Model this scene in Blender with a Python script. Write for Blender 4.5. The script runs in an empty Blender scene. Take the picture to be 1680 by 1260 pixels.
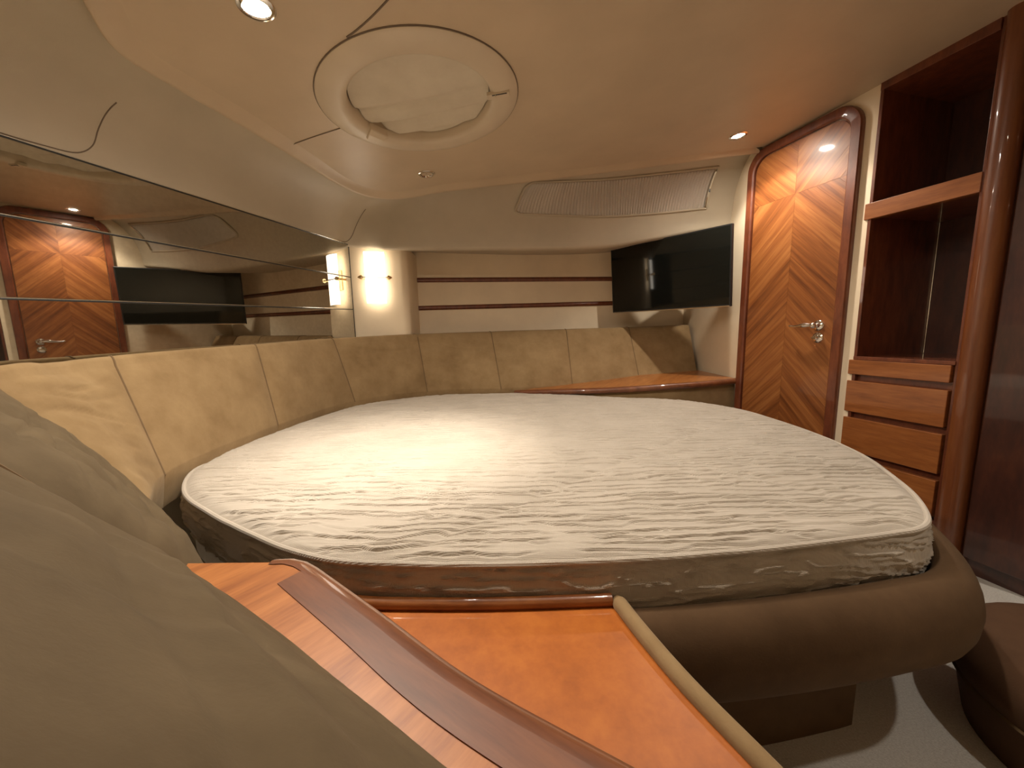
import bpy, bmesh, math, random
import numpy as np
from mathutils import Vector, Matrix

random.seed(4)
rng = np.random.default_rng(7)
scene = bpy.context.scene
COL = scene.collection
PI = math.pi
H = 0.89                      # height of the lens above the cabin sole

# ------------------------------------------------------------------ camera
cam_d = bpy.data.cameras.new('camera')
cam = bpy.data.objects.new('camera', cam_d)
COL.objects.link(cam)
cam_d.sensor_fit = 'HORIZONTAL'
cam_d.sensor_width = 36.0
cam_d.lens = 36.0 * 624.5 / 1680.0
cam_d.clip_start = 0.01
cam_d.clip_end = 50
_p, _r = math.radians(7.9), math.radians(-1.227)
_R = Vector((1, 0, 0)); _F = Vector((0, math.cos(_p), -math.sin(_p))); _U = Vector((0, math.sin(_p), math.cos(_p)))
_R2 = math.cos(_r) * _R + math.sin(_r) * _U
_U2 = -math.sin(_r) * _R + math.cos(_r) * _U
_m = Matrix.Identity(4)
for i in range(3):
    _m[i][0] = _R2[i]; _m[i][1] = _U2[i]; _m[i][2] = -_F[i]
_m.translation = Vector((0, 0, H))
cam.matrix_world = _m
scene.camera = cam

# ------------------------------------------------------------------ world, exposure
w = bpy.data.worlds.new('world'); scene.world = w
w.use_nodes = True
w.node_tree.nodes['Background'].inputs[0].default_value = (0.9, 0.8, 0.7, 1)
w.node_tree.nodes['Background'].inputs[1].default_value = 0.0
vs = scene.view_settings
vs.view_transform = 'Standard'
try: vs.look = 'None'
except Exception: pass
vs.gamma = 1.0
vs.use_curve_mapping = False
vs.exposure = 1.12

def ceil_z(x):                 # the headliner rises gently to starboard
    return H + 0.80 + 0.09 * x
CN = Vector((0.09, 0, -1)).normalized()      # headliner normal, pointing into the cabin

def spot(x, y, energy, aim=None, size=105, blend=0.6, color=(1.0, 0.90, 0.77), rad=0.022):
    d = bpy.data.lights.new('downlight_lamp', 'SPOT')
    d.energy = energy; d.spot_size = math.radians(size); d.spot_blend = blend
    d.color = color; d.shadow_soft_size = rad
    o = bpy.data.objects.new('downlight_lamp', d)
    COL.objects.link(o)
    p = Vector((x, y, ceil_z(x))) + CN * 0.014
    o.location = p
    v = (Vector(aim) - p) if aim else CN
    o.rotation_euler = v.to_track_quat('-Z', 'Y').to_euler()
    return o

# ------------------------------------------------------------------ materials
def newmat(name):
    m = bpy.data.materials.new(name); m.use_nodes = True
    nt = m.node_tree
    return m, nt, nt.nodes['Principled BSDF']

def N(nt, t, **kw):
    n = nt.nodes.new(t)
    for k, v in kw.items():
        setattr(n, k, v)
    return n

def coords(nt, scale=(1, 1, 1), rot=(0, 0, 0), out='Object'):
    tc = N(nt, 'ShaderNodeTexCoord'); mr = N(nt, 'ShaderNodeMapping'); mp = N(nt, 'ShaderNodeMapping')
    mr.inputs['Rotation'].default_value = rot
    mp.inputs['Scale'].default_value = scale
    nt.links.new(tc.outputs[out], mr.inputs['Vector']); nt.links.new(mr.outputs['Vector'], mp.inputs['Vector'])
    return mp.outputs['Vector']

def noise(nt, vec, scale, detail=3, rough=0.55):
    n = N(nt, 'ShaderNodeTexNoise')
    n.inputs['Scale'].default_value = scale; n.inputs['Detail'].default_value = detail
    n.inputs['Roughness'].default_value = rough
    nt.links.new(vec, n.inputs['Vector'])
    return n.outputs['Fac']

def ramp(nt, fac, stops):
    r = N(nt, 'ShaderNodeValToRGB')
    e = r.color_ramp.elements
    while len(e) < len(stops): e.new(0.5)
    for i, (p, c) in enumerate(stops):
        e[i].position = p; e[i].color = (*c, 1)
    nt.links.new(fac, r.inputs['Fac'])
    return r.outputs['Color']

def bump(nt, b, fac, strength, dist):
    bn = N(nt, 'ShaderNodeBump')
    bn.inputs['Strength'].default_value = strength; bn.inputs['Distance'].default_value = dist
    nt.links.new(fac, bn.inputs['Height'])
    nt.links.new(bn.outputs['Normal'], b.inputs['Normal'])
    return bn

def plain(name, col, rough=0.5, metal=0.0, coat=0.0, emit=None, es=0.0, spec=None, trans=0.0):
    m, nt, b = newmat(name)
    v = coords(nt)
    f = noise(nt, v, 60, 2)
    c0 = tuple(x * 0.94 for x in col); c1 = tuple(min(1, x * 1.05) for x in col)
    nt.links.new(ramp(nt, f, [(0.3, c0), (0.7, c1)]), b.inputs['Base Color'])
    b.inputs['Roughness'].default_value = rough; b.inputs['Metallic'].default_value = metal
    b.inputs['Coat Weight'].default_value = coat; b.inputs['Coat Roughness'].default_value = 0.05
    if spec is not None: b.inputs['Specular IOR Level'].default_value = spec
    if trans: b.inputs['Transmission Weight'].default_value = trans
    if emit:
        b.inputs['Emission Color'].default_value = (*emit, 1); b.inputs['Emission Strength'].default_value = es
    return m

def vinyl(name, col, rough=0.5, bscale=420, bstr=0.25):
    m, nt, b = newmat(name)
    v = coords(nt)
    f = noise(nt, v, 5, 4)
    c0 = tuple(x * 0.93 for x in col); c1 = tuple(min(1, x * 1.04) for x in col)
    nt.links.new(ramp(nt, f, [(0.3, c0), (0.7, c1)]), b.inputs['Base Color'])
    b.inputs['Roughness'].default_value = rough
    b.inputs['Specular IOR Level'].default_value = 0.35
    bump(nt, b, noise(nt, v, bscale, 2), bstr, 0.0008)
    return m

def suede(name, a, c, sheen=0.2):
    m, nt, b = newmat(name)
    v = coords(nt)
    f = noise(nt, v, 7, 5, 0.65)
    nt.links.new(ramp(nt, f, [(0.32, a), (0.68, c)]), b.inputs['Base Color'])
    b.inputs['Roughness'].default_value = 0.9
    b.inputs['Specular IOR Level'].default_value = 0.2
    b.inputs['Sheen Weight'].default_value = sheen
    b.inputs['Sheen Roughness'].default_value = 0.5
    b.inputs['Sheen Tint'].default_value = (0.9, 0.75, 0.55, 1)
    bump(nt, b, noise(nt, v, 260, 3), 0.25, 0.001)
    return m

def wood(name, dark, mid, light, stretch=(1, 1, 1), rot=(0, 0, 0), gloss=0.16, scale=9, tint=0.0, coat=0.7):
    m, nt, b = newmat(name)
    v = coords(nt, stretch, rot)
    if tint:
        oi = N(nt, 'ShaderNodeObjectInfo')
        ad = N(nt, 'ShaderNodeVectorMath', operation='ADD')
        ml = N(nt, 'ShaderNodeVectorMath', operation='SCALE'); ml.inputs['Scale'].default_value = 7.0
        cb = N(nt, 'ShaderNodeCombineXYZ')
        for k in range(3): nt.links.new(oi.outputs['Random'], cb.inputs[k])
        nt.links.new(cb.outputs[0], ml.inputs[0]); nt.links.new(v, ad.inputs[0]); nt.links.new(ml.outputs[0], ad.inputs[1])
        v = ad.outputs[0]
    f1 = noise(nt, v, scale, 5, 0.6)
    f2 = noise(nt, v, scale * 4.5, 3, 0.6)
    mx = N(nt, 'ShaderNodeMath', operation='MULTIPLY_ADD')
    nt.links.new(f2, mx.inputs[0]); mx.inputs[1].default_value = 0.35; nt.links.new(f1, mx.inputs[2])
    fac = mx.outputs[0]
    if tint:
        m2 = N(nt, 'ShaderNodeMath', operation='MULTIPLY_ADD')
        nt.links.new(oi.outputs['Random'], m2.inputs[0]); m2.inputs[1].default_value = tint
        sb = N(nt, 'ShaderNodeMath', operation='SUBTRACT')
        nt.links.new(fac, sb.inputs[0]); sb.inputs[1].default_value = tint / 2
        nt.links.new(sb.outputs[0], m2.inputs[2]); fac = m2.outputs[0]
    nt.links.new(ramp(nt, fac, [(0.42, dark), (0.66, mid), (0.92, light)]), b.inputs['Base Color'])
    b.inputs['Roughness'].default_value = 0.42
    b.inputs['Coat Weight'].default_value = coat; b.inputs['Coat Roughness'].default_value = gloss * 0.4
    return m

M = {}
M['headliner'] = vinyl('headliner_vinyl', (0.56, 0.44, 0.305), 0.42)
M['cove'] = vinyl('coving_vinyl', (0.49, 0.42, 0.315), 0.45)
M['wall'] = vinyl('wall_vinyl', (0.84, 0.71, 0.52), 0.6, 700, 0.2)
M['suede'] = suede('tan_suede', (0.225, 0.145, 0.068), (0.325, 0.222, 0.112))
M['suede_shaded'] = suede('shaded_tan_suede', (0.085, 0.060, 0.032), (0.13, 0.094, 0.052), 0.06)  # backrest suede darkened: shade on the near panels put into the colour
M['suede_dark'] = suede('brown_suede', (0.075, 0.042, 0.020), (0.105, 0.061, 0.030), 0.03)
M['leather'] = suede('brown_leather', (0.085, 0.044, 0.023), (0.11, 0.058, 0.031), 0.0)
M['piping'] = suede('suede_piping', (0.13, 0.085, 0.042), (0.18, 0.115, 0.06))
CH = ((0.13, 0.036, 0.008), (0.255, 0.082, 0.019), (0.38, 0.145, 0.040))
M['cherry'] = wood('cherry_wood', *CH, stretch=(1, 1, 6))
M['cherry_l'] = wood('cherry_veneer_rising', *CH, stretch=(0.7, 1, 16), rot=(0, PI / 4, 0), scale=3, tint=0.22)
M['cherry_r'] = wood('cherry_veneer_falling', *CH, stretch=(0.7, 1, 16), rot=(0, -PI / 4, 0), scale=3, tint=0.22)
M['cherry_h'] = wood('cherry_drawer_wood', (0.20, 0.060, 0.012), (0.28, 0.088, 0.019), (0.36, 0.125, 0.030), stretch=(1, 1, 8), scale=6)
M['cherry_top'] = wood('cherry_board', (0.26, 0.075, 0.014), (0.40, 0.135, 0.028), (0.52, 0.20, 0.05), stretch=(2, 16, 2), rot=(0, 0, -0.945), scale=3, gloss=0.12, coat=0.5)
M['burl'] = wood('orange_burl', (0.33, 0.088, 0.010), (0.41, 0.115, 0.014), (0.48, 0.148, 0.020), scale=22, gloss=0.14, coat=0.5)
M['mahog'] = wood('mahogany', (0.075, 0.018, 0.007), (0.14, 0.034, 0.012), (0.20, 0.055, 0.018), stretch=(4, 4, 1), scale=8, gloss=0.1)
M['mahog_d'] = wood('dark_mahogany', (0.030, 0.009, 0.005), (0.055, 0.015, 0.008), (0.085, 0.024, 0.010), stretch=(4, 4, 1), scale=6, gloss=0.1)
M['nosing'] = wood('walnut_nosing', (0.10, 0.03, 0.011), (0.16, 0.05, 0.018), (0.22, 0.075, 0.026), stretch=(2, 18, 2), rot=(0, 0, 0.626), scale=3, gloss=0.1)
M['pillar'] = wood('pillar_wood', (0.12, 0.032, 0.008), (0.16, 0.045, 0.011), (0.20, 0.062, 0.015), stretch=(6, 6, 0.6), scale=5, gloss=0.1)
M['chrome'] = plain('chrome', (0.85, 0.82, 0.78), 0.08, 1.0)
M['brass'] = plain('brass', (0.75, 0.55, 0.30), 0.18, 1.0)
M['mirror'] = plain('tinted_mirror', (0.54, 0.52, 0.47), 0.012, 1.0)
M['mirror_edge'] = plain('mirror_edge', (0.80, 0.78, 0.70), 0.15, 1.0)
M['black_gloss'] = plain('black_screen', (0.006, 0.007, 0.006), 0.05, 0.0, 0.0)
M['black'] = plain('black_plastic', (0.012, 0.012, 0.012), 0.35)
M['groove'] = plain('groove_shadow_line', (0.16, 0.12, 0.085), 0.8)
M['blind'] = vinyl('blind_fabric', (0.56, 0.50, 0.43), 0.8, 900, 0.1)
M['hatch'] = vinyl('hatch_plastic', (0.60, 0.50, 0.37), 0.4, 500, 0.1)
M['hatch_cloth'] = suede('hatch_cloth', (0.56, 0.49, 0.38), (0.64, 0.57, 0.45))
M['liner'] = plain('white_liner', (0.62, 0.60, 0.56), 0.6)
M['lamp_on'] = plain('lit_lens', (0.9, 0.85, 0.75), 0.3, emit=(1.0, 0.88, 0.74), es=330)
M['lamp_dim'] = plain('dimmed_lens', (0.9, 0.85, 0.75), 0.3, emit=(1.0, 0.86, 0.68), es=40)  # lens glow turned down so the padded rim stays dark
M['lamp_off'] = plain('unlit_lens', (0.35, 0.30, 0.24), 0.08, 0.6)
M['shade'] = plain('lit_glass', (0.9, 0.85, 0.75), 0.25, emit=(1.0, 0.89, 0.74), es=2.2)

def carpet_mat():
    m, nt, b = newmat('white_carpet')
    v = coords(nt)
    nt.links.new(ramp(nt, noise(nt, v, 240, 3), [(0.3, (0.56, 0.54, 0.50)), (0.7, (0.72, 0.70, 0.66))]), b.inputs['Base Color'])
    b.inputs['Roughness'].default_value = 0.95
    bump(nt, b, noise(nt, v, 500, 2), 0.5, 0.004)
    return m
M['carpet'] = carpet_mat()

def quilt_mat():
    m, nt, b = newmat('crinkled_quilt')
    v = coords(nt)
    nt.links.new(ramp(nt, noise(nt, v, 9, 4), [(0.3, (0.46, 0.405, 0.335)), (0.7, (0.53, 0.47, 0.395))]), b.inputs['Base Color'])
    b.inputs['Roughness'].default_value = 0.75
    b.inputs['Specular IOR Level'].default_value = 0.3
    b.inputs['Sheen Weight'].default_value = 0.15
    v2 = coords(nt, (1, 1, 1))
    wx = N(nt, 'ShaderNodeTexWave', wave_type='BANDS', bands_direction='X'); wx.inputs['Scale'].default_value = 150
    wy = N(nt, 'ShaderNodeTexWave', wave_type='BANDS', bands_direction='Y'); wy.inputs['Scale'].default_value = 150
    for q in (wx, wy):
        q.inputs['Distortion'].default_value = 1.0
        nt.links.new(v2, q.inputs['Vector'])
    ad = N(nt, 'ShaderNodeMath', operation='ADD')
    nt.links.new(wx.outputs['Fac'], ad.inputs[0]); nt.links.new(wy.outputs['Fac'], ad.inputs[1])
    fine = noise(nt, coords(nt, (14, 110, 60)), 1.0, 3, 0.6)
    m3 = N(nt, 'ShaderNodeMath', operation='MULTIPLY_ADD')
    nt.links.new(fine, m3.inputs[0]); m3.inputs[1].default_value = 2.0; nt.links.new(ad.outputs[0], m3.inputs[2])
    bump(nt, b, m3.outputs[0], 0.5, 0.0011)
    return m
M['quilt'] = quilt_mat()

# ------------------------------------------------------------------ helpers
def tag(o, label=None, cat=None, group=None, kind=None):
    if label: o['label'] = label
    if cat: o['category'] = cat
    if group: o['group'] = group
    if kind: o['kind'] = kind
    return o

def mesh(name, verts, faces, mat, parent=None, smooth=False, bevel=0.0, mats=None):
    me = bpy.data.meshes.new(name)
    me.from_pydata([tuple(v) for v in verts], [], faces)
    me.validate()
    bm = bmesh.new(); bm.from_mesh(me)
    bmesh.ops.recalc_face_normals(bm, faces=bm.faces)
    bm.to_mesh(me); bm.free()
    o = bpy.data.objects.new(name, me); COL.objects.link(o)
    me.materials.append(M[mat] if isinstance(mat, str) else mat)
    if smooth:
        me.polygons.foreach_set('use_smooth', [True] * len(me.polygons))
        me.set_sharp_from_angle(angle=math.radians(40))
    if bevel:
        b = o.modifiers.new('bevel', 'BEVEL'); b.width = bevel; b.segments = 2; b.limit_method = 'ANGLE'
        b.angle_limit = math.radians(40)
    if parent: o.parent = parent
    return o

def empty(name, loc=(0, 0, 0), mat4=None):
    o = bpy.data.objects.new(name, None); COL.objects.link(o)
    o.empty_display_size = 0.05
    if mat4 is not None: o.matrix_world = mat4
    else: o.location = loc
    return o

def frame(origin, x, z=(0, 0, 1)):
    x = Vector(x).normalized(); z = Vector(z); y = z.cross(x).normalized(); z = x.cross(y).normalized()
    m = Matrix.Identity(4)
    for i in range(3):
        m[i][0] = x[i]; m[i][1] = y[i]; m[i][2] = z[i]
    m.translation = Vector(origin)
    return m

def boxvf(x0, x1, y0, y1, z0, z1):
    v = [(x0, y0, z0), (x1, y0, z0), (x1, y1, z0), (x0, y1, z0), (x0, y0, z1), (x1, y0, z1), (x1, y1, z1), (x0, y1, z1)]
    f = [(0, 3, 2, 1), (4, 5, 6, 7), (0, 1, 5, 4), (1, 2, 6, 5), (2, 3, 7, 6), (3, 0, 4, 7)]
    return v, f

def box(name, x0, x1, y0, y1, z0, z1, mat, parent=None, bevel=0.002):
    v, f = boxvf(x0, x1, y0, y1, z0, z1)
    return mesh(name, v, f, mat, parent, bevel=bevel)

def prism(name, poly, z0, z1, mat, parent=None, bevel=0.0, axis='z', smooth=False):
    """poly of (a, b); axis z: (a,b,z); axis y: (a,z..) extruded along y"""
    n = len(poly)
    def P(a, b, c):
        return (a, b, c) if axis == 'z' else (a, c, b)
    v = [P(a, b, z0) for a, b in poly] + [P(a, b, z1) for a, b in poly]
    f = [tuple(range(n))[::-1], tuple(range(n, 2 * n))] + [(i, (i + 1) % n, n + (i + 1) % n, n + i) for i in range(n)]
    return mesh(name, v, f, mat, parent, bevel=bevel, smooth=smooth)

def catmull(pts, n, closed=False):
    pts = np.array(pts, float); m = len(pts)
    out = []
    segs = m if closed else m - 1
    for i in range(segs):
        if closed:
            a, b, c, d = pts[(i - 1) % m], pts[i], pts[(i + 1) % m], pts[(i + 2) % m]
        else:
            b, c = pts[i], pts[i + 1]
            a = pts[i - 1] if i else 2 * b - c
            d = pts[i + 2] if i + 2 < m else 2 * c - b
        # centripetal
        def kn(p, q): return max(np.linalg.norm(q - p), 1e-6) ** 0.5
        t0 = 0; t1 = kn(a, b); t2 = t1 + kn(b, c); t3 = t2 + kn(c, d)
        for j in range(n):
            t = t1 + (t2 - t1) * j / n
            A1 = (t1 - t) / (t1 - t0) * a + (t - t0) / (t1 - t0) * b
            A2 = (t2 - t) / (t2 - t1) * b + (t - t1) / (t2 - t1) * c
            A3 = (t3 - t) / (t3 - t2) * c + (t - t2) / (t3 - t2) * d
            B1 = (t2 - t) / (t2 - t0) * A1 + (t - t0) / (t2 - t0) * A2
            B2 = (t3 - t) / (t3 - t1) * A2 + (t - t1) / (t3 - t1) * A3
            out.append((t2 - t) / (t2 - t1) * B1 + (t - t1) / (t2 - t1) * B2)
    if not closed: out.append(pts[-1])
    return np.array(out)

def resample(p, n, closed=False):
    p = np.asarray(p, float)
    q = np.vstack([p, p[:1]]) if closed else p
    L = np.concatenate([[0], np.cumsum(np.linalg.norm(np.diff(q, axis=0), axis=1))])
    s = np.linspace(0, L[-1], n + 1 if closed else n)
    if closed: s = s[:-1]
    return np.array([[np.interp(x, L, q[:, k]) for k in range(q.shape[1])] for x in s])

def tube(name, path, r, mat, parent=None, sides=8, closed=False):
    p = [Vector(q) for q in path]; n = len(p)
    v = []; f = []
    up = Vector((0, 0, 1))
    for i in range(n):
        a = p[(i - 1) % n] if (closed or i) else p[i]; b = p[(i + 1) % n] if (closed or i < n - 1) else p[i]
        t = (b - a).normalized()
        u = up if abs(t.dot(up)) < 0.95 else Vector((1, 0, 0))
        s = t.cross(u).normalized(); q = s.cross(t).normalized()
        for k in range(sides):
            an = 2 * PI * k / sides
            rr = r[i] if hasattr(r, '__len__') else r
            v.append(p[i] + (s * math.cos(an) + q * math.sin(an)) * rr)
    m = n if closed else n - 1
    for i in range(m):
        for k in range(sides):
            j = (i + 1) % n
            f.append((i * sides + k, i * sides + (k + 1) % sides, j * sides + (k + 1) % sides, j * sides + k))
    if not closed:
        f.append(tuple(range(sides))[::-1]); f.append(tuple(range((n - 1) * sides, n * sides)))
    return mesh(name, v, f, mat, parent, smooth=True)

def lathe(name, prof, mat, parent=None, sides=32, mat4=None, cap=True):
    """profile (r, h) revolved round local z"""
    v = []; f = []
    for r, h in prof:
        for k in range(sides):
            a = 2 * PI * k / sides
            q = Vector((r * math.cos(a), r * math.sin(a), h))
            v.append(mat4 @ q if mat4 is not None else q)
    n = len(prof)
    for i in range(n - 1):
        for k in range(sides):
            f.append((i * sides + k, i * sides + (k + 1) % sides, (i + 1) * sides + (k + 1) % sides, (i + 1) * sides + k))
    if cap:
        f.append(tuple(range(sides))[::-1]); f.append(tuple(range((n - 1) * sides, n * sides)))
    return mesh(name, v, f, mat, parent, smooth=True)

def grid(name, P, mat, parent=None, closed_u=False, smooth=True):
    """P array (nu, nv, 3)"""
    nu, nv = P.shape[:2]
    idx = np.arange(nu * nv).reshape(nu, nv)
    a = idx if closed_u else idx[:-1]
    b = np.roll(idx, -1, 0) if closed_u else idx[1:]
    f = np.stack([a[:, :-1], b[:, :-1], b[:, 1:], a[:, 1:]], -1).reshape(-1, 4)
    me = bpy.data.meshes.new(name)
    me.from_pydata(P.reshape(-1, 3).tolist(), [], f.tolist())
    o = bpy.data.objects.new(name, me); COL.objects.link(o)
    me.materials.append(M[mat])
    if smooth: me.polygons.foreach_set('use_smooth', [True] * len(me.polygons))
    if parent: o.parent = parent
    return o

# value noise in numpy ------------------------------------------------
_tab = rng.random((256, 256))
def vnoise(x, y):
    x = np.asarray(x, float); y = np.asarray(y, float)
    xi = np.floor(x).astype(int); yi = np.floor(y).astype(int)
    fx = x - xi; fy = y - yi
    fx = fx * fx * (3 - 2 * fx); fy = fy * fy * (3 - 2 * fy)
    g = lambda a, b: _tab[a & 255, b & 255]
    return (g(xi, yi) * (1 - fx) * (1 - fy) + g(xi + 1, yi) * fx * (1 - fy) + g(xi, yi + 1) * (1 - fx) * fy + g(xi + 1, yi + 1) * fx * fy)
def fnoise(x, y, o=3):
    s = 0; a = 0.5
    for k in range(o):
        s = s + a * vnoise(x * 2 ** k + 17 * k, y * 2 ** k + 31 * k); a *= 0.5
    return s

# ================================================================== SETTING
FLOOR = 0.0
fl = mesh('floor', [(-1.6, -1.0, 0), (2.3, -1.0, 0), (2.3, 3.3, 0), (-1.6, 3.3, 0)], [(0, 1, 2, 3)], 'carpet')
tag(fl, kind='structure')

# headliner outline and the line where the coving meets the walls
C0 = [(0.10, -0.06), (-0.45, 0.42), (-0.75, 0.72), (-0.895, 0.925), (-0.950, 1.04), (-0.934, 1.171), (-0.894, 1.38),
      (-0.845, 1.698), (-0.804, 1.959), (-0.743, 2.11), (-0.642, 2.190), (-0.5, 2.2), (-0.371, 2.178), (0.089, 2.178), (0.546, 2.172), (0.9, 2.16), (1.198, 2.15), (1.345, 2.15)]
B0 = [(-0.150, -0.262, .48), (-0.62, 0.08, .48), (-1.0, 0.355, .48), (-1.27, 0.60, .485), (-1.262, 0.83, .492), (-1.2275, 1.0, .498), (-1.167, 1.3, .505),
      (-1.097, 1.65, .515), (-1.026, 2.0, .525), (-0.986, 2.2, .53), (-0.955, 2.345, .53), (-0.80, 2.37, .525), (-0.60, 2.345, .512), (-0.13, 2.39, .51), (0.60, 2.455, .523), (0.9, 2.455, .562), (1.2, 2.42, .602), (1.345, 2.40, .618)]
NSEG = 8
Cc = catmull([(x, y, 0) for x, y in C0], NSEG); Bc = catmull(B0, NSEG)
Cc[:, 2] = H + 0.80 + 0.09 * Cc[:, 0]; Bc[:, 2] += H

def cove_pt(ui, v, off=0.0):
    """ui: position along the control points; v: 0 at the headliner, 1 at the wall (as share of the drop)"""
    k = ui * NSEG; i = int(min(max(k, 0), len(Cc) - 2)); t = k - i
    c = Cc[i] * (1 - t) + Cc[i + 1] * t; b = Bc[i] * (1 - t) + Bc[i + 1] * t
    c = c + np.array([0, 0, 0.028])
    h = math.sin(math.acos(1 - min(v, 1.0)))
    p = np.array([c[0] + (b[0] - c[0]) * h, c[1] + (b[1] - c[1]) * h, c[2] + (b[2] - c[2]) * v])
    if off:
        d = np.array([c[0] - b[0], c[1] - b[1], 0]); d /= np.linalg.norm(d)
        p = p + off * (d * 0.75 + np.array([0, 0, -0.65]) * (1 - v * .6))
    return p

ni = len(Cc)
P = np.zeros((ni, 23, 3))
for i in range(ni):
    for j in range(19):
        a = j / 18 * PI / 2
        P[i, j] = cove_pt(i / NSEG, 1 - math.cos(a))
    c, b = Cc[i], Bc[i]
    d = np.array([b[0] - c[0], b[1] - c[1], 0]); d /= np.linalg.norm(d)
    star = min(1, max(0, (i / NSEG - 10.2) / 1.0))        # only to starboard does it roll under over the alcove
    for j, (o, dz) in enumerate([(0.006, -0.012), (0.022, -0.02), (0.05, -0.018), (0.60, 0.055)]):
        P[i, 19 + j] = b + (d * o + np.array([0, 0, dz])) * star + (1 - star) * (d * 0.002 * (j + 1) + np.array([0, 0, -0.004 * (j + 1)]))
cv = grid('trim_3', P, 'cove'); tag(cv, kind='structure')

# headliner panel with a soft lip that overhangs the coving
edge = Cc
poly_in = [(1.9, 2.15, 0), (2.2, 1.2, 0), (2.2, -0.9, 0), (0.6, -0.9, 0)]
cv_v = []; cv_f = []
ne = len(edge)
ctr = np.array([-0.05, 1.35])
rings = []
for inset, dz in ((0.0, 0.040), (-0.003, 0.000), (-0.001, -0.014), (0.006, -0.021), (0.018, -0.017), (0.034, -0.006), (0.060, 0.0)):
    ring = []
    for e in edge:
        d = ctr - e[:2]; d /= np.linalg.norm(d)
        x, y = e[:2] + d * inset
        ring.append((x, y, ceil_z(x) + dz))
    rings.append(ring)
for rg in rings: cv_v += rg
for k in range(6):
    for i in range(ne - 1):
        cv_f.append((k * ne + i, k * ne + i + 1, (k + 1) * ne + i + 1, (k + 1) * ne + i))
HATCH_C = (-0.287, 1.412); HATCH_R = 0.322
bm = bmesh.new()
outer_pts = [Vector(cv_v[6 * ne + i]) for i in range(ne)] + [Vector((x, y, ceil_z(x))) for x, y, _ in poly_in]
hole_pts = [Vector((HATCH_C[0] + HATCH_R * math.cos(2 * PI * k / 64), HATCH_C[1] + HATCH_R * math.sin(2 * PI * k / 64), 0)) for k in range(64)]
for p in hole_pts: p.z = ceil_z(p.x)
eds = []
for lp in (outer_pts, hole_pts):
    vs_ = [bm.verts.new(p) for p in lp]
    for k in range(len(vs_)): eds.append(bm.edges.new((vs_[k], vs_[(k + 1) % len(vs_)])))
bmesh.ops.triangle_fill(bm, use_beauty=True, use_dissolve=False, edges=eds)
bm.verts.index_update()
nb = len(cv_v)
cv_v += [tuple(v_.co) for v_ in bm.verts]
for fc in bm.faces:
    if math.hypot(fc.calc_center_median().x - HATCH_C[0], fc.calc_center_median().y - HATCH_C[1]) > HATCH_R * 0.98:
        cv_f.append(tuple(nb + v_.index for v_ in fc.verts))
bm.free()
ce = mesh('ceiling', cv_v, cv_f, 'headliner')
ce.data.polygons.foreach_set('use_smooth', [len(p.vertices) == 4 for p in ce.data.polygons])
tag(ce, kind='structure')
def ceil_pt(x, y, off=0.0): return Vector((x, y, ceil_z(x))) + CN * off
# stitched joins of the headliner
tube('seam', [ceil_pt(*p, 0.0005) for p in catmull([(-0.845, 1.58), (-0.74, 1.543), (-0.60, 1.50)], 6)], 0.0022, 'groove', ce)
tube('seam', [ceil_pt(*p, 0.0005) for p in catmull([(-0.408, 1.10), (-0.38, 1.085), (-0.30, 1.03), (-0.1, 0.86), (0.2, 0.60)], 6)], 0.0024, 'groove', ce)
# joins of the coving
def cove_line(pts, r=0.0018):
    q = catmull([(a, b, 0) for a, b in pts], 6)
    tube('seam', [cove_pt(a, b, 0.0) for a, b, _ in q], r, 'groove', cv, 6)
cove_line([(5.55, 0.30), (5.60, 0.6), (5.60, 0.80), (5.50, 0.93), (5.25, 0.972), (4.8, 0.985), (4.3, 0.985)])
cove_line([(10.25, 0.25), (10.25, 0.55), (10.18, 0.80), (10.0, 0.93), (9.7, 0.975)])

# ---- port wall that carries the mirror
def mir_x(y): return (-1.4 + 0.1975 * y) / 0.9803
MIRD = Vector((0.1975, 0.9803, 0))
def wallquad(name, a, b, z0, z1, mat, th=0.03, nrm=None):
    a = Vector((a[0], a[1], 0)); b = Vector((b[0], b[1], 0)); d = (b - a).normalized(); n = Vector((-d.y, d.x, 0))
    if nrm: n *= nrm
    v = []
    for q in (a, b, b + n * th, a + n * th): v.append((q.x, q.y, z0))
    for q in (a, b, b + n * th, a + n * th): v.append((q.x, q.y, z1))
    _, f = boxvf(0, 1, 0, 1, 0, 1)
    o = mesh(name, v, f, mat)
    return tag(o, kind='structure')
wl = wallquad('wall_left', (mir_x(0.585) - .008, 0.585), (mir_x(2.36) - .008, 2.36), 0.0, H + 0.53, 'wall', 0.03, 1)
wq = wallquad('wall_aft', (-1.31, 0.58), (0.35, -0.62), 0.0, H + 0.49, 'wall', 0.03, -1)
wq = wallquad('wall_rear', (0.33, -0.60), (2.1, -0.60), 0.0, H + 1.0, 'wall', 0.03, -1)

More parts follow.
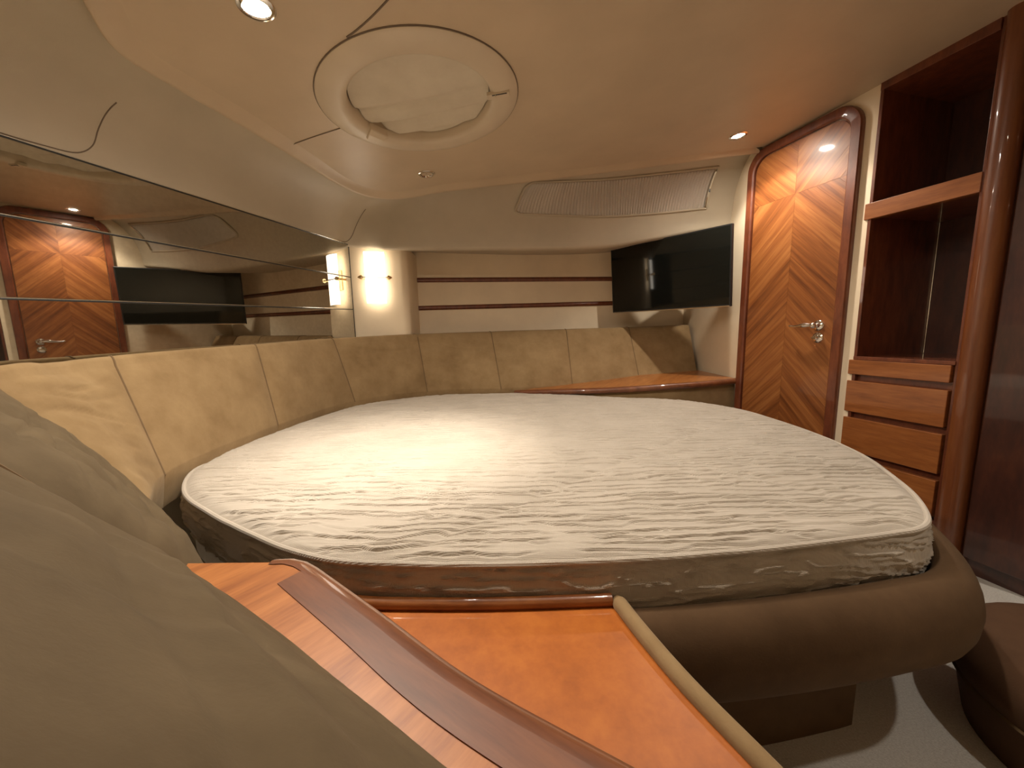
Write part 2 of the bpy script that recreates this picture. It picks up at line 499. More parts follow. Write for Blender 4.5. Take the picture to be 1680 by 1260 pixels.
# ---- alcove wall to starboard
FW = Vector((math.sin(math.radians(82)), math.cos(math.radians(82)), 0))
FA = Vector((-0.72, 2.77, 0))
a = FA - FW * 0.15; b = FA + FW * 2.13
wf = wallquad('wall_far', (a.x, a.y), (b.x, b.y), 0.0, H + 0.66, 'wall', 0.03, 1)
for k, (za, zb) in enumerate(((0.372, 0.378), (0.176, 0.196))):
    # cherry rails let into the alcove wall, half-round
    v = []; f = []
    prof = [(0.0, -0.016), (0.008, -0.015), (0.014, -0.008), (0.016, 0.0), (0.014, 0.008), (0.008, 0.015), (0.0, 0.016)]
    nrm = Vector((FW.y, -FW.x, 0))
    for j, s in enumerate((0.02, 2.11)):
        z = H + za + (zb - za) * s / 1.5
        for o_, dz in prof:
            q = FA + FW * s + nrm * o_; v.append((q.x, q.y, z + dz))
    m = len(prof)
    for i in range(m - 1): f.append((i, i + 1, m + i + 1, m + i))
    f.append(tuple(range(m))); f.append(tuple(range(m, 2 * m)))
    o = mesh('trim_%d' % (k + 1), v, f, 'mahog', smooth=True); tag(o, kind='structure')

# rounded post at the bow between mirror and alcove
cp = catmull([(-0.958, 2.362), (-0.88, 2.385), (-0.78, 2.412), (-0.70, 2.432), (-0.665, 2.445), (-0.645, 2.475), (-0.642, 2.52), (-0.65, 2.66), (-0.66, 2.86)], 6)
pv = [(x, y, 0.3) for x, y in cp] + [(x, y, H + 0.535) for x, y in cp]
n_ = len(cp)
wb = mesh('wall_bow', pv, [(i, i + 1, n_ + i + 1, n_ + i) for i in range(n_ - 1)], 'wall', smooth=True)
tag(wb, kind='structure')

# ---- starboard: return wall, door wall
DW = Vector((math.sin(math.radians(165)), math.cos(math.radians(165)), 0))
DO = Vector((1.33, 2.2, 0))
wr = wallquad('wall_right', (1.372, 3.08), (DO.x, DO.y), 0.0, H + 0.97, 'wall', 0.03, -1 if False else 1)
e_ = DO + DW * 0.578
wd = wallquad('wall_door', (DO.x, DO.y), (e_.x, e_.y), 0.0, H + 0.985, 'wall', 0.03, 1)

# door: built in the door wall's own frame: x along the wall towards aft, y out of the room, z up
DM = frame((DO.x, DO.y, 0), DW)
def into(x): return x        # y axis of DM = z cross x ; checked below
ysgn = 1 if (DM.to_3x3() @ Vector((0, 1, 0))).dot(Vector((1, 0.27, 0))) > 0 else -1   # +1: +y leads out of the room
door = empty('door_1', mat4=DM); tag(door, kind='structure')
def Y(o): return -o * ysgn   # o: distance into the room

def rounded_door(x0, x1, z1, r, z0=0.02, n=10):
    p = [(x0, z0), (x1, z0)]
    p += [(x1 - r + r * math.cos(t), z1 - r + r * math.sin(t)) for t in np.linspace(0, PI / 2, n)]
    p += [(x0 + r + r * math.cos(t), z1 - r + r * math.sin(t)) for t in np.linspace(PI / 2, PI, n)]
    return p
DT = H + 0.918
outer = rounded_door(-0.012, 0.535, DT, 0.105)
inner = rounded_door(0.026, 0.492, DT - 0.043, 0.075)
# frame ring
n1 = len(outer)
def ringmesh(name, A, B, prof, mat, parent):
    """A outer, B inner outline; prof list of (share from A to B, distance into room)"""
    v = []; f = []
    n = len(A)
    for s, o in prof:
        for (a, b), (c, d) in zip(A, B):
            v.append((a + (c - a) * s, Y(o), b + (d - b) * s))
    m = len(prof)
    for j in range(m - 1):
        for i in range(1, n):
            i2 = (i + 1) % n
            f.append((j * n + i, j * n + i2, (j + 1) * n + i2, (j + 1) * n + i))
    return mesh(name, v, f, mat, parent, smooth=True)
ringmesh('frame', outer, inner, [(0, 0.0), (0, 0.016), (0.10, 0.022), (0.85, 0.022), (1.0, 0.016), (1.0, 0.002)], 'mahog', door)
prism('door_leaf', rounded_door(0.028, 0.490, DT - 0.045, 0.073), Y(0.0005), Y(0.004), 'mahog', door, axis='y')

# chevron veneer strips, each one its own piece
def clip(poly, nx, nz, d):           # keep nx*x+nz*z <= d
    out = []
    for i in range(len(poly)):
        a = poly[i]; b = poly[(i + 1) % len(poly)]
        fa = nx * a[0] + nz * a[1] - d; fb = nx * b[0] + nz * b[1] - d
        if fa <= 0: out.append(a)
        if (fa < 0 < fb) or (fb < 0 < fa):
            t = fa / (fa - fb); out.append((a[0] + (b[0] - a[0]) * t, a[1] + (b[1] - a[1]) * t))
    return out
leaf_poly = rounded_door(0.031, 0.487, DT - 0.048, 0.070)
xm = 0.259
SLOPE = 1.0
zmark = H + 0.63                      # the chevrons turn over here: V above, peaks below
wst = 0.098
k0 = 0
for side in (-1, 1):
    half = clip(leaf_poly, -side, 0, -side * xm) if side > 0 else clip(leaf_poly, 1, 0, xm)
    for up in (0, 1):
        # below zmark: peaks at the centre line (z = c - |x-xm|); above: valleys (z = c + |x-xm|)
        sg = -1 if not up else 1
        # boundary between the two fields runs flat across the leaf
        part = clip(half, 0, 1, zmark) if not up else clip(half, 0, -1, -zmark)
        for i in range(-6, 26):
            c0 = zmark + (i - 18) * wst * 1.0 if not up else zmark - 0.30 + i * wst
            c1 = c0 + wst
            # line: z - sg*side*(x-xm)*SLOPE between c0 and c1
            kx = -sg * side * SLOPE
            q = clip(part, kx, 1, c1 + kx * xm)
            q = clip(q, -kx, -1, -(c0 + kx * xm))
            if len(q) < 3: continue
            cx = sum(p[0] for p in q) / len(q); cz = sum(p[1] for p in q) / len(q)
            ar = abs(sum(q[j][0] * q[(j + 1) % len(q)][1] - q[(j + 1) % len(q)][0] * q[j][1] for j in range(len(q)))) / 2
            if ar < 3e-5: continue
            q = [(cx + (px - cx) * (1 - 0.0006 / max(1e-3, math.hypot(px - cx, pz - cz))), cz + (pz - cz) * (1 - 0.0006 / max(1e-3, math.hypot(px - cx, pz - cz)))) for px, pz in q]
            rising = (kx < 0)
            prism('veneer_strip', q, Y(0.004), Y(0.0066), 'cherry_l' if rising else 'cherry_r', door, axis='y')

def lever(parent, x, z):
    h = empty_child = None
    mt = Matrix.Translation((x, Y(0.0068), z)) @ Matrix.Rotation(PI / 2 * (1 if ysgn > 0 else -1), 4, 'X')
    o = lathe('door_handle', [(0.024, 0.0), (0.024, 0.004), (0.020, 0.008), (0.012, 0.010), (0.009, 0.022), (0.012, 0.030), (0.014, 0.038), (0.011, 0.046), (0.004, 0.050)], 'chrome', parent, 24, mt)
    tag(o, 'chrome lever handle with round rose')
    pts = [(x - t, Y(0.044 + 0.006 * math.sin(t / 0.11 * PI)), z + 0.003 * math.sin(t / 0.11 * PI * 2)) for t in np.linspace(0, 0.115, 14)]
    rr = [0.010, 0.0095, 0.009, 0.0105, 0.0115, 0.011, 0.0095, 0.008, 0.007, 0.0062, 0.0058, 0.006, 0.007, 0.004]
    tube('lever', pts, rr, 'chrome', o, 12)
    mt2 = Matrix.Translation((x + 0.001, Y(0.0068), z - 0.056)) @ Matrix.Rotation(PI / 2 * (1 if ysgn > 0 else -1), 4, 'X')
    k = lathe('lock_rose', [(0.024, 0.0), (0.024, 0.004), (0.019, 0.008), (0.010, 0.009), (0.009, 0.018), (0.004, 0.020)], 'chrome', parent, 24, mt2)
    box('turn_knob', x - 0.011, x + 0.013, min(Y(0.022), Y(0.036)), max(Y(0.022), Y(0.036)), z - 0.060, z - 0.052, 'chrome', k, 0.002)
lever(door, 0.425, H - 0.004)

# ================================================================== SHELF CABINET (frame as the door wall)
cab = empty('shelf_cabinet', mat4=DM @ Matrix.Translation((0.58, 0, 0)))
tag(cab, 'glossy cherry cabinet with two open niches above a stack of drawers', 'cabinet')
def cbox(name, x0, x1, o0, o1, z0, z1, mat, parent=cab, bevel=0.0015):
    a, b = sorted((Y(o0), Y(o1)))
    return box(name, x0, x1, a, b, z0, z1, mat, parent, bevel)
CW = 0.318
D_ = -0.42
cbox('side_panel', -0.0, 0.012, D_, 0.004, 0.02, H + 0.955, 'mahog')
cbox('side_panel', CW, CW + 0.012, D_, 0.0, 0.02, H + 0.955, 'mahog')
cbox('back_panel', 0.012, CW, D_, D_ + 0.012, H - 0.14, H + 0.955, 'mahog_d')
cbox('header', 0.0, CW, D_, 0.006, H + 0.905, H + 0.955, 'mahog')
sh = cbox('shelf', 0.012, CW, D_ + 0.012, -0.02, H + 0.43, H + 0.478, 'mahog')
cbox('shelf_edge', -0.012, CW + 0.004, -0.02, 0.008, H + 0.422, H + 0.486, 'cherry_h', sh, 0.002)
cbox('corner_strip', 0.012, 0.017, D_ + 0.012, D_ + 0.017, H - 0.137, H + 0.43, 'mirror_edge')
ct = cbox('counter', 0.0, CW + 0.002, D_ + 0.012, 0.006, H - 0.152, H - 0.138, 'mahog')
cbox('carcass', 0.012, CW, D_ + 0.012, -0.014, 0.03, H - 0.152, 'mahog')
for z0, z1 in ((-0.215, -0.153), (-0.378, -0.243), (-0.553, -0.404), (-0.72, -0.580)):
    dr = cbox('drawer', -0.012, CW - 0.004, -0.012, 0.012, H + z0, H + z1, 'cherry_h', cab, 0.002)
cbox('plinth', 0.0, CW, -0.014, 0.0, 0.0, H - 0.735, 'mahog')

# rounded pillar beside the cabinet and wardrobe beyond
px0 = CW + 0.0
def pillar():
    w_ = 0.062; pr = []
    for t in np.linspace(PI, 0, 14):
        pr.append((w_ / 2 + w_ / 2 * math.cos(t), 0.002 + 0.034 * math.sin(t)))
    poly = [(px0 + 0.012 + a, Y(b)) for a, b in pr] + [(px0 + 0.012 + w_, Y(-0.03)), (px0 + 0.012, Y(-0.03))]
    return prism('pillar', poly, 0.0, H + 0.955, 'pillar', cab, smooth=True)
pillar()
wd_ = empty('wardrobe', mat4=DM @ Matrix.Translation((0.58 + px0 + 0.076, 0, 0)))
tag(wd_, 'tall dark mahogany wardrobe beside the rounded cabinet pillar', 'wardrobe')
cbox('carcass', 0.0, 0.92, -0.42, -0.03, 0.0, H + 0.97, 'mahog_d', wd_)
d1 = cbox('wardrobe_door', 0.004, 0.44, -0.029, -0.008, 0.06, H + 0.94, 'mahog_d', wd_, 0.004)
d2 = cbox('wardrobe_door', 0.446, 0.90, -0.029, -0.008, 0.06, H + 0.94, 'mahog_d', wd_, 0.004)
tube('handle', [(0.075, Y(-0.008), H - 0.012), (0.075, Y(0.012), H - 0.012), (0.135, Y(0.012), H - 0.012), (0.135, Y(-0.008), H - 0.012)], 0.004, 'chrome', d1)

# right part of the hull beyond the wardrobe
q1 = DM @ Vector((0.58 + px0 + 0.076 + 0.92, Y(-0.03), 0))
wallquad('wall_rear_right', (q1.x, q1.y), (q1.x + 0.03, -0.62), 0.0, H + 0.97, 'wall', 0.03, 1)

# ================================================================== MIRROR
mm = frame((mir_x(0.60), 0.60, 0), MIRD)
# local x along the wall to the bow, y away from the room or into it
msg = 1 if (mm.to_3x3() @ Vector((0, 1, 0))).dot(Vector((1, 0, 0))) > 0 else -1   # +1: +y into the room
mir = empty('wall_mirror', mat4=mm)
tag(mir, 'wide bronze-tinted wall mirror in three stacked strips above the backrest', 'mirror')
ML = (2.355 - 0.60) / 0.9803
def mz(x, za, zb):            # heights drift up towards the bow
    y = 0.60 + x * 0.9803
    return H + za + (zb - za) * (y - 0.95) / (2.355 - 0.95)
lines = [(-0.16, -0.16), (0.1075, 0.154), (0.308, 0.3435), (0.4975, 0.532)]
for k in range(3):
    (a0, a1), (b0, b1) = lines[k], lines[k + 1]
    g = 0.0022
    v = []
    for yy in (0.0, 0.006 * msg):
        v += [(0, yy, mz(0, a0, a1) + g), (ML, yy, mz(ML, a0, a1) + g), (ML, yy, mz(ML, b0, b1) - g), (0, yy, mz(0, b0, b1) - g)]
    f = [(0, 1, 2, 3), (4, 5, 6, 7), (0, 1, 5, 4), (1, 2, 6, 5), (2, 3, 7, 6), (3, 0, 4, 7)]
    v = [(x, y - 0.006 * msg, z) for x, y, z in v]
    mesh('mirror_panel', v, f, 'mirror', mir)
for k in (1, 2, 3):
    a0, a1 = lines[k]
    tube('edge_strip', [(0, 0.000 * msg, mz(0, a0, a1)), (ML, 0.000 * msg, mz(ML, a0, a1))], 0.0014, 'mirror_edge', mir, 6)
    tube('shadow_gap', [(0, 0.0005 * msg, mz(0, a0, a1) - 0.0032), (ML, 0.0005 * msg, mz(ML, a0, a1) - 0.0034)], 0.0024, 'black', mir, 6)
tube('shadow_gap', [(ML, 0.0, H - 0.1), (ML, 0.0, mz(ML, .4975, .532))], 0.0025, 'black', mir, 6)

# ================================================================== WALL SCONCE
SD = Vector((0.97, 0.243, 0)).normalized()
sm = frame((-0.812, 2.373, H + 0.185), SD)
ssg = 1 if (sm.to_3x3() @ Vector((0, 1, 0))).y < 0 else -1      # +1: +y into the room
sc = empty('wall_sconce', mat4=sm)
tag(sc, 'lit glass wall sconce with a brass cross bar at the bow post', 'sconce')
pts = []
def shade_arc(x): return 0.028 - 3.2 * x * x
v = []; f = []
xs = np.linspace(-0.058, 0.058, 13)
for off in (0.0, -0.005):
    for z in (0.0, 0.30):
        for x in xs: v.append((x * (1.0 if z else 0.97), ssg * (shade_arc(x) + off), z))
n_ = len(xs)
for i in range(n_ - 1):
    f.append((i, i + 1, n_ + i + 1, n_ + i)); f.append((2 * n_ + i, 2 * n_ + i + 1, 3 * n_ + i + 1, 3 * n_ + i))
    f.append((i, i + 1, 2 * n_ + i + 1, 2 * n_ + i)); f.append((n_ + i, n_ + i + 1, 3 * n_ + i + 1, 3 * n_ + i))
f.append((0, n_, 3 * n_, 2 * n_)); f.append((n_ - 1, 2 * n_ - 1, 4 * n_ - 1, 3 * n_ - 1))
mesh('glass_shade', v, f, 'shade', sc, smooth=True)
a, b = sorted((-0.032 * ssg, -0.022 * ssg))
box('backplate', -0.03, 0.03, a, b, 0.09, 0.21, 'brass', sc)
bar = tube('cross_bar', [(-0.074, ssg * 0.034, 0.15), (0.074, ssg * 0.034, 0.15)], 0.0035, 'chrome', sc)
for s in (-1, 1):
    br = tube('bracket', [(s * 0.066, -0.03 * ssg, 0.15), (s * 0.070, 0.02 * ssg, 0.15), (s * 0.070, 0.034 * ssg, 0.15)], 0.006, 'brass', sc)
    tube('finial', [(s * 0.072, ssg * 0.034, 0.15), (s * 0.078, ssg * 0.034, 0.15), (s * 0.088, ssg * 0.034, 0.15), (s * 0.098, ssg * 0.034, 0.15)], [0.013, 0.014, 0.009, 0.002], 'brass', br)

# ================================================================== TELEVISION
T0 = Vector((0.742, 2.806, 0)); T1 = Vector((1.236, 2.175, 0))
TW = (T1 - T0).length
tm = frame((T0.x, T0.y, H + 0.112), T1 - T0)
TILT = -1
tsg = 1 if (tm.to_3x3() @ Vector((0, 1, 0))).dot(Vector((-1, -1, 0))) > 0 else -1
tm = tm @ Matrix.Rotation(math.radians(4.5) * tsg * TILT, 4, 'X')
tv = empty('television', mat4=tm)
tag(tv, 'black flat screen television angled across the corner beside the door', 'television')
def tbox(name, x0, x1, o0, o1, z0, z1, mat, parent=tv, bv=0.002):
    a, b = sorted((o0 * tsg, o1 * tsg)); return box(name, x0, x1, a, b, z0, z1, mat, parent, bv)
TH = TW * 0.553
tbox('bezel', 0, TW, -0.025, -0.001, 0, TH, 'black')
tbox('screen', 0.008, TW - 0.008, -0.002, 0.0, 0.014, TH - 0.008, 'black_gloss', tv, 0.0)
tbox('back_cover', 0.1, TW - 0.1, -0.05, -0.025, 0.05, TH - 0.1, 'black', tv, 0.006)
tbox('bottom_strip', 0.004, TW - 0.004, -0.003, 0.003, 0.0, 0.006, 'chrome', tv, 0.001)
tbox('bracket', TW * .5 - 0.06, TW * .5 + 0.06, -0.36, -0.05, TH * .35, TH * .55, 'black', tv, 0.004)

# ================================================================== PLEATED BLIND in the coving
def blind_pt(u, v, off):      # u: 0 left .. 1 right
    ui = 13.0 + 3.0 * 0
    x = 0.10 + (1.186 - 0.10) * u
    # find ui by x on the headliner edge to wall edge mean
    k = np.interp(x, (Cc[12 * NSEG:, 0] + Bc[12 * NSEG:, 0]) / 2, np.arange(12 * NSEG, len(Cc))) / NSEG
    vt = 0.085 + (0.15 - 0.085) * u; vb = 0.45 + (0.66 - 0.45) * u
    return cove_pt(k, vt + (vb - vt) * v, off)
bl = empty('pleated_blind', loc=tuple(blind_pt(0.5, 1, 0)))
tag(bl, 'pale finely pleated window blind set in the coving above the television', 'blind')
inv = Matrix.Translation(bl.location).inverted()
NP = 132
Pb = np.zeros((NP + 1, 12, 3))
cr = 0.10
for i in range(NP + 1):
    u = 0.004 + 0.985 * i / NP
    # rounded left corners
    dx = u * 1.09
    ins = 0.0
    if dx < 0.03: ins = (0.03 - math.sqrt(max(0, 0.03 ** 2 - (0.03 - dx) ** 2))) / 0.17
    for j in range(12):
        v = ins + (1 - 2 * ins) * j / 11
        Pb[i, j] = blind_pt(u, v, 0.006 + 0.005 * (1 if i % 2 else -1)) - np.array(bl.location)
grid('pleats', Pb, 'blind', bl, smooth=False)
fr = []
ru, rv = 0.030, 0.20
uv = [(u, 1.04) for u in np.linspace(ru, 1, 40)] + [(1.003, v) for v in np.linspace(1.0, 0.0, 10)] + [(u, -0.04) for u in np.linspace(1, ru, 40)]
uv += [(ru - ru * 1.25 * math.sin(t), -0.04 + rv - rv * math.cos(t)) for t in np.linspace(0.15, PI / 2, 7)]
uv += [(ru - ru * 1.25 * math.cos(t), 1.04 - rv + rv * math.sin(t)) for t in np.linspace(0, PI / 2 - 0.15, 7)]
for u, v in uv: fr.append(blind_pt(u, v, 0.004))
tube('frame', [Vector(p) - bl.location for p in fr], 0.007, 'cove', bl, 8, closed=True)
tr = tube('track', [Vector(blind_pt(0.992, v, 0.014)) - bl.location for v in np.linspace(0.03, 0.97, 8)], 0.006, 'mirror_edge', bl, 8)
kp = Vector(blind_pt(0.992, 0.5, 0.022)) - bl.location
tube('catch', [kp + Vector((0, 0, -0.008)), kp + Vector((0, 0, 0.008))], 0.004, 'black', tr, 8)

# ================================================================== CEILING HATCH
HC = (-0.287, 1.412)
hm = frame(ceil_pt(*HC), (1, 0, 0.09), -CN)
# local z points up (out of the cabin); -z into the cabin
ht = empty('ceiling_hatch', mat4=hm)
tag(ht, 'round overhead hatch with a moulded beige ring and drawn cloth shade', 'hatch')
R0, R1 = 0.326, 0.236
lathe('ring', [(R0 + 0.003, 0.004), (R0 + 0.002, -0.004), (R0 - 0.004, -0.008), (0.30, -0.0135), (0.27, -0.016), (0.252, -0.015), (0.241, -0.010), (R1, 0.0), (R1 - 0.001, 0.035), (R1 - 0.002, 0.12)], 'hatch', ht, 96, cap=False)
tube('shadow_line', [((R0 + 0.003) * math.cos(a), (R0 + 0.003) * math.sin(a), -0.001) for a in np.linspace(0, 2 * PI, 97)[:-1]], 0.0022, 'groove', ht, 6, closed=True)
# cloth: sagging folds running fore and aft
nr, na = 40, 96
Pc = np.zeros((na, nr, 3))
for i in range(na):
    for j in range(nr):
        a = 2 * PI * i / na; r_ = (j / (nr - 1)) * (R1 - 0.004)
        x, y = r_ * math.cos(a), r_ * math.sin(a)
        yy = y + 0.10 * x
        fall = 0.5 - 0.5 * x / R1
        z = 0.020 - 0.010 * (1 - (r_ / R1) ** 2)
        lower = 1 / (1 + math.exp(-(yy - 0.00) * 30))
        z += (0.014 * math.sin(yy * 62 + 0.6) + 0.005 * math.sin(yy * 130 + x * 4)) * (0.25 + 0.75 * fall) * lower
        z += 0.003 * math.sin(yy * 40 + x * 9) * (1 - lower)
        Pc[i, j] = (x, y, z)
grid('cloth_shade', Pc, 'hatch_cloth', ht, closed_u=True)
lathe('hatch_cover', [(0.002, 0.121), (R1, 0.121), (R1, 0.117), (0.002, 0.117)], 'hatch', ht, 48)
# moulded thumb recess and latch clip
def local_ceil(x, y): return (x - HC[0]) / (1 + 0.0), (y - HC[1])
for nm, pa, ra, mt in (('thumb_grip', (-0.545, 1.545), 0.034, 'hatch'),):
    lx, ly = local_ceil(-0.485, 1.545); an = math.atan2(ly, lx)
    v = []; f = []
    for k, (rr, w_, z0, z1) in enumerate(((0.226, 0.040, 0.012, -0.016), (0.250, 0.034, 0.0, -0.023), (0.285, 0.018, -0.012, -0.022))):
        for s in (-1, 1):
            for z in (z0, z1):
                v.append((rr * math.cos(an) - s * w_ * math.sin(an), rr * math.sin(an) + s * w_ * math.cos(an), z))
    for k in range(2):
        b_ = k * 4
        for q in ((0, 1, 5, 4), (2, 3, 7, 6), (0, 2, 6, 4), (1, 3, 7, 5)): f.append(tuple(b_ + t for t in q))
    f += [(0, 1, 3, 2), (8, 9, 11, 10)]
    mesh(nm, v, f, mt, ht, bevel=0.004)
lx, ly = local_ceil(0.02, 1.385); an = math.atan2(ly, lx)
rot = Matrix.Rotation(an, 4, 'Z')
def rbox(name, x0, x1, y0, y1, z0, z1, mat, parent):
    v, f = boxvf(x0, x1, y0, y1, z0, z1)
    return mesh(name, [rot @ Vector(q) for q in v], f, mat, parent, bevel=0.001)
lt = rbox('latch', 0.225, 0.300, -0.013, 0.013, -0.021, -0.010, 'hatch', ht)
rbox('latch_slot', 0.242, 0.292, -0.012, -0.007, -0.0222, -0.0205, 'black', lt)
rbox('latch_pin', 0.252, 0.2545, -0.014, 0.0, -0.0228, -0.0205, 'chrome', lt)

# ================================================================== DOWNLIGHTS
def downlight(x, y, lit, label):
    m_ = frame(ceil_pt(x, y), (1, 0, 0.09), -CN)
    d = empty('downlight', mat4=m_)
    tag(d, label, 'downlight', 'recessed ceiling downlights')
    lathe('bezel', [(0.040, 0.002), (0.040, -0.003), (0.036, -0.006), (0.029, -0.006), (0.026, -0.001), (0.024, 0.006)], 'chrome', d, 32, cap=False)
    lathe('lens', [(0.0255, -0.0005), (0.018, -0.004), (0.004, -0.006)] if lit else [(0.0255, 0.004), (0.018, 0.001), (0.004, 0.0)], ('lamp_dim' if lit == 'dimmed' else 'lamp_on') if lit else 'lamp_off', d, 24)
    return d
downlight(-0.568, 0.985, True, 'lit chrome downlight nearest the camera, left of the round hatch')
downlight(-0.392, 1.969, False, 'unlit chrome downlight between the round hatch and the bow')
downlight(1.10, 1.951, True, 'lit chrome downlight in the headliner beside the door top')
downlight(-0.22, 0.93, True, 'added lit chrome downlight, unseen overhead above the foot of the bed')  # unseen fixture, added to brighten the bed
downlight(0.42, 0.72, True, 'lit chrome downlight overhead, out of frame between hatch and wardrobe')
downlight(1.05, 0.20, 'dimmed', 'lit chrome downlight overhead, out of frame above the carpet by the wardrobe')
spot(-0.568, 0.985, 15, size=152, blend=0.45)
spot(-0.22, 0.93, 34, aim=(-0.42, 1.22, H - 0.39), size=60, blend=1.0)  # added lamp, aimed to make the bright pool on the mattress
spot(1.10, 1.951, 11, size=128, blend=0.35)
spot(1.05, 0.20, 8, aim=(1.06, 0.58, 0), size=42, blend=0.6)
spot(0.42, 0.72, 4.5, size=156, blend=0.5)

# ================================================================== MATTRESS
bed_pts = [(-0.865, 0.958), (-0.975, 1.125), (-1.005, 1.387), (-0.964, 1.727), (-0.84, 2.139), (-0.53, 2.375), (-0.157, 2.405), (0.30, 2.33), (0.62, 2.17), (0.90, 2.07),
           (1.08, 1.84), (1.118, 1.483), (1.078, 1.165), (0.963, 0.899), (0.866, 0.757), (0.80, 0.705), (0.694, 0.682), (0.509, 0.652), (0.274, 0.626), (0.057, 0.617), (-0.156, 0.619),
           (-0.312, 0.634), (-0.421, 0.672), (-0.57, 0.754), (-0.719, 0.846)]
NA = 1300
out = resample(catmull(bed_pts, 10, closed=True), NA, closed=True)
for _ in range(3):
    out = (np.roll(out, 1, 0) + out * 2 + np.roll(out, -1, 0)) / 4
bc = np.array([0.02, 1.45])
MT = H - 0.392; MBOT = MT - 0.125
matt = empty('mattress', loc=(bc[0], bc[1], MBOT))
tag(matt, 'round mattress in a crinkled oatmeal quilted cover', 'mattress')
def sstep(a, b, x):
    t = np.clip((x - a) / (b - a), 0, 1); return t * t * (3 - 2 * t)
def creases(x, y, freq, seed, half, glen):
    """crosswise crinkles: short irregular pinched lines running along x"""
    q = y * freq + 2.6 * fnoise(x * 2.2 + seed, y * 3.5) + 1.5 * fnoise(x * 12 + seed, y * 9 + 2) + seed
    idn = np.round(q); d = (q - idn) / freq
    g = sstep(0.26, 0.50, vnoise(x * glen + idn * 13.37 + seed, idn * 5.31)) * (0.45 + 0.75 * vnoise(x * 1.5 + idn * 3.1, idn * 7.7 + seed))
    pit = np.exp(-(d / half) ** 2)
    lip = np.exp(-((d - 2.1 * half) / (1.6 * half)) ** 2) + 0.6 * np.exp(-((d + 2.4 * half) / (1.8 * half)) ** 2)
    return g * (0.42 * lip - pit)
def crinkle(x, y):
    d1 = np.exp(-((x * 0.64 - y * 0.77 + 0.62) / 0.012) ** 2) + np.exp(-((x * 0.80 + y * 0.60 - 1.06) / 0.014) ** 2) * .8
    return (0.0078 * creases(x, y, 33.0, 3.0, 0.0026, 6.0) + 0.0056 * creases(x, y, 49.0, 11.0, 0.0022, 9.0)
            - 0.004 * d1 + 0.012 * (fnoise(x * 3.3, y * 3.3) - 0.45))
NROW, NCOL = 900, 300
ol = np.vstack([out, out[:1]])
ymin, ymax = out[:, 1].min(), out[:, 1].max()
tt = np.linspace(0, 1, NROW); ys = ymin + (ymax - ymin) * (tt - 0.06 * np.sin(2 * PI * tt) / (2 * PI) * 6)
ys = np.clip(np.sort(ys), ymin + 2e-5, ymax - 2e-5)
XL = np.zeros(NROW); XR = np.zeros(NROW)
for r_i, yv in enumerate(ys):
    a_, b_ = ol[:-1, 1], ol[1:, 1]
    hit = ((a_ - yv) * (b_ - yv)) <= 0
    t_ = (yv - a_[hit]) / np.where(np.abs(b_[hit] - a_[hit]) < 1e-9, 1e-9, b_[hit] - a_[hit])
    xs_ = ol[:-1, 0][hit] + (ol[1:, 0][hit] - ol[:-1, 0][hit]) * np.clip(t_, 0, 1)
    XL[r_i], XR[r_i] = xs_.min(), xs_.max()
sc2 = np.linspace(0, 1, NCOL)
X = XL[:, None] + (XR - XL)[:, None] * sc2[None]; Yy = ys[:, None] + 0 * X
ang_o = np.arctan2(out[:, 1] - bc[1], out[:, 0] - bc[0]); rad_o = np.hypot(out[:, 1] - bc[1], out[:, 0] - bc[0])
so_ = np.argsort(ang_o)
rho = np.hypot(X - bc[0], Yy - bc[1]) / np.interp(np.arctan2(Yy - bc[1], X - bc[0]), ang_o[so_], rad_o[so_], period=2 * PI)
rho = np.clip(rho, 0, 1)
Z = MT + 0.012 * (1 - rho ** 4) + crinkle(X, Yy) * np.clip((1 - rho) * 40, 0.1, 1) - np.clip((rho - 0.975) / 0.025, 0, 1) ** 2 * 0.010
Pm = np.stack([X, Yy, Z], -1) - np.array([bc[0], bc[1], MBOT])
grid('top_cover', Pm, 'quilt', matt)
# side wall of the mattress
nrm = np.stack([np.roll(out, -1, 0)[:, 1] - np.roll(out, 1, 0)[:, 1], -(np.roll(out, -1, 0)[:, 0] - np.roll(out, 1, 0)[:, 0])], -1)
nrm /= np.linalg.norm(nrm, axis=1)[:, None]
if ((out - bc) * nrm).sum() < 0: nrm = -nrm
NV = 56
vv = np.linspace(0, 1, NV)
arc = np.concatenate([[0], np.cumsum(np.linalg.norm(np.diff(out, axis=0), axis=1))])
zz = MT - 0.010 - vv[None] * (MT - 0.010 - MBOT)
wav = fnoise(arc[:, None] * 2.2 + 3, zz * 0 + 2) - 0.45
sa = fnoise(arc[:, None] * 9, (zz + 0.06 * wav) * 95, 2)
rid = np.clip(1 - np.abs(sa - 0.375) / 0.06, 0, 1)
bul = 0.012 * np.sin(vv * PI)[None] + 0.006 * rid + 0.004 * wav
Ps = np.stack([out[:, None, 0] + nrm[:, None, 0] * bul, out[:, None, 1] + nrm[:, None, 1] * bul, zz * np.ones_like(bul)], -1) - np.array([bc[0], bc[1], MBOT])
grid('side_wall', Ps, 'quilt', matt, closed_u=True)
wz = 0.004 * (fnoise(arc * 9, arc * 0 + 4) - 0.45)
tube('piping', [(out[i, 0] + nrm[i, 0] * 0.004 - bc[0], out[i, 1] + nrm[i, 1] * 0.004 - bc[1], MT - 0.009 + wz[i] - MBOT) for i in range(0, NA, 3)], 0.0055, 'quilt', matt, 8, closed=True)
prism('underside', [tuple(q - bc) for q in out[::10]], 0.0, 0.004, 'liner', matt)

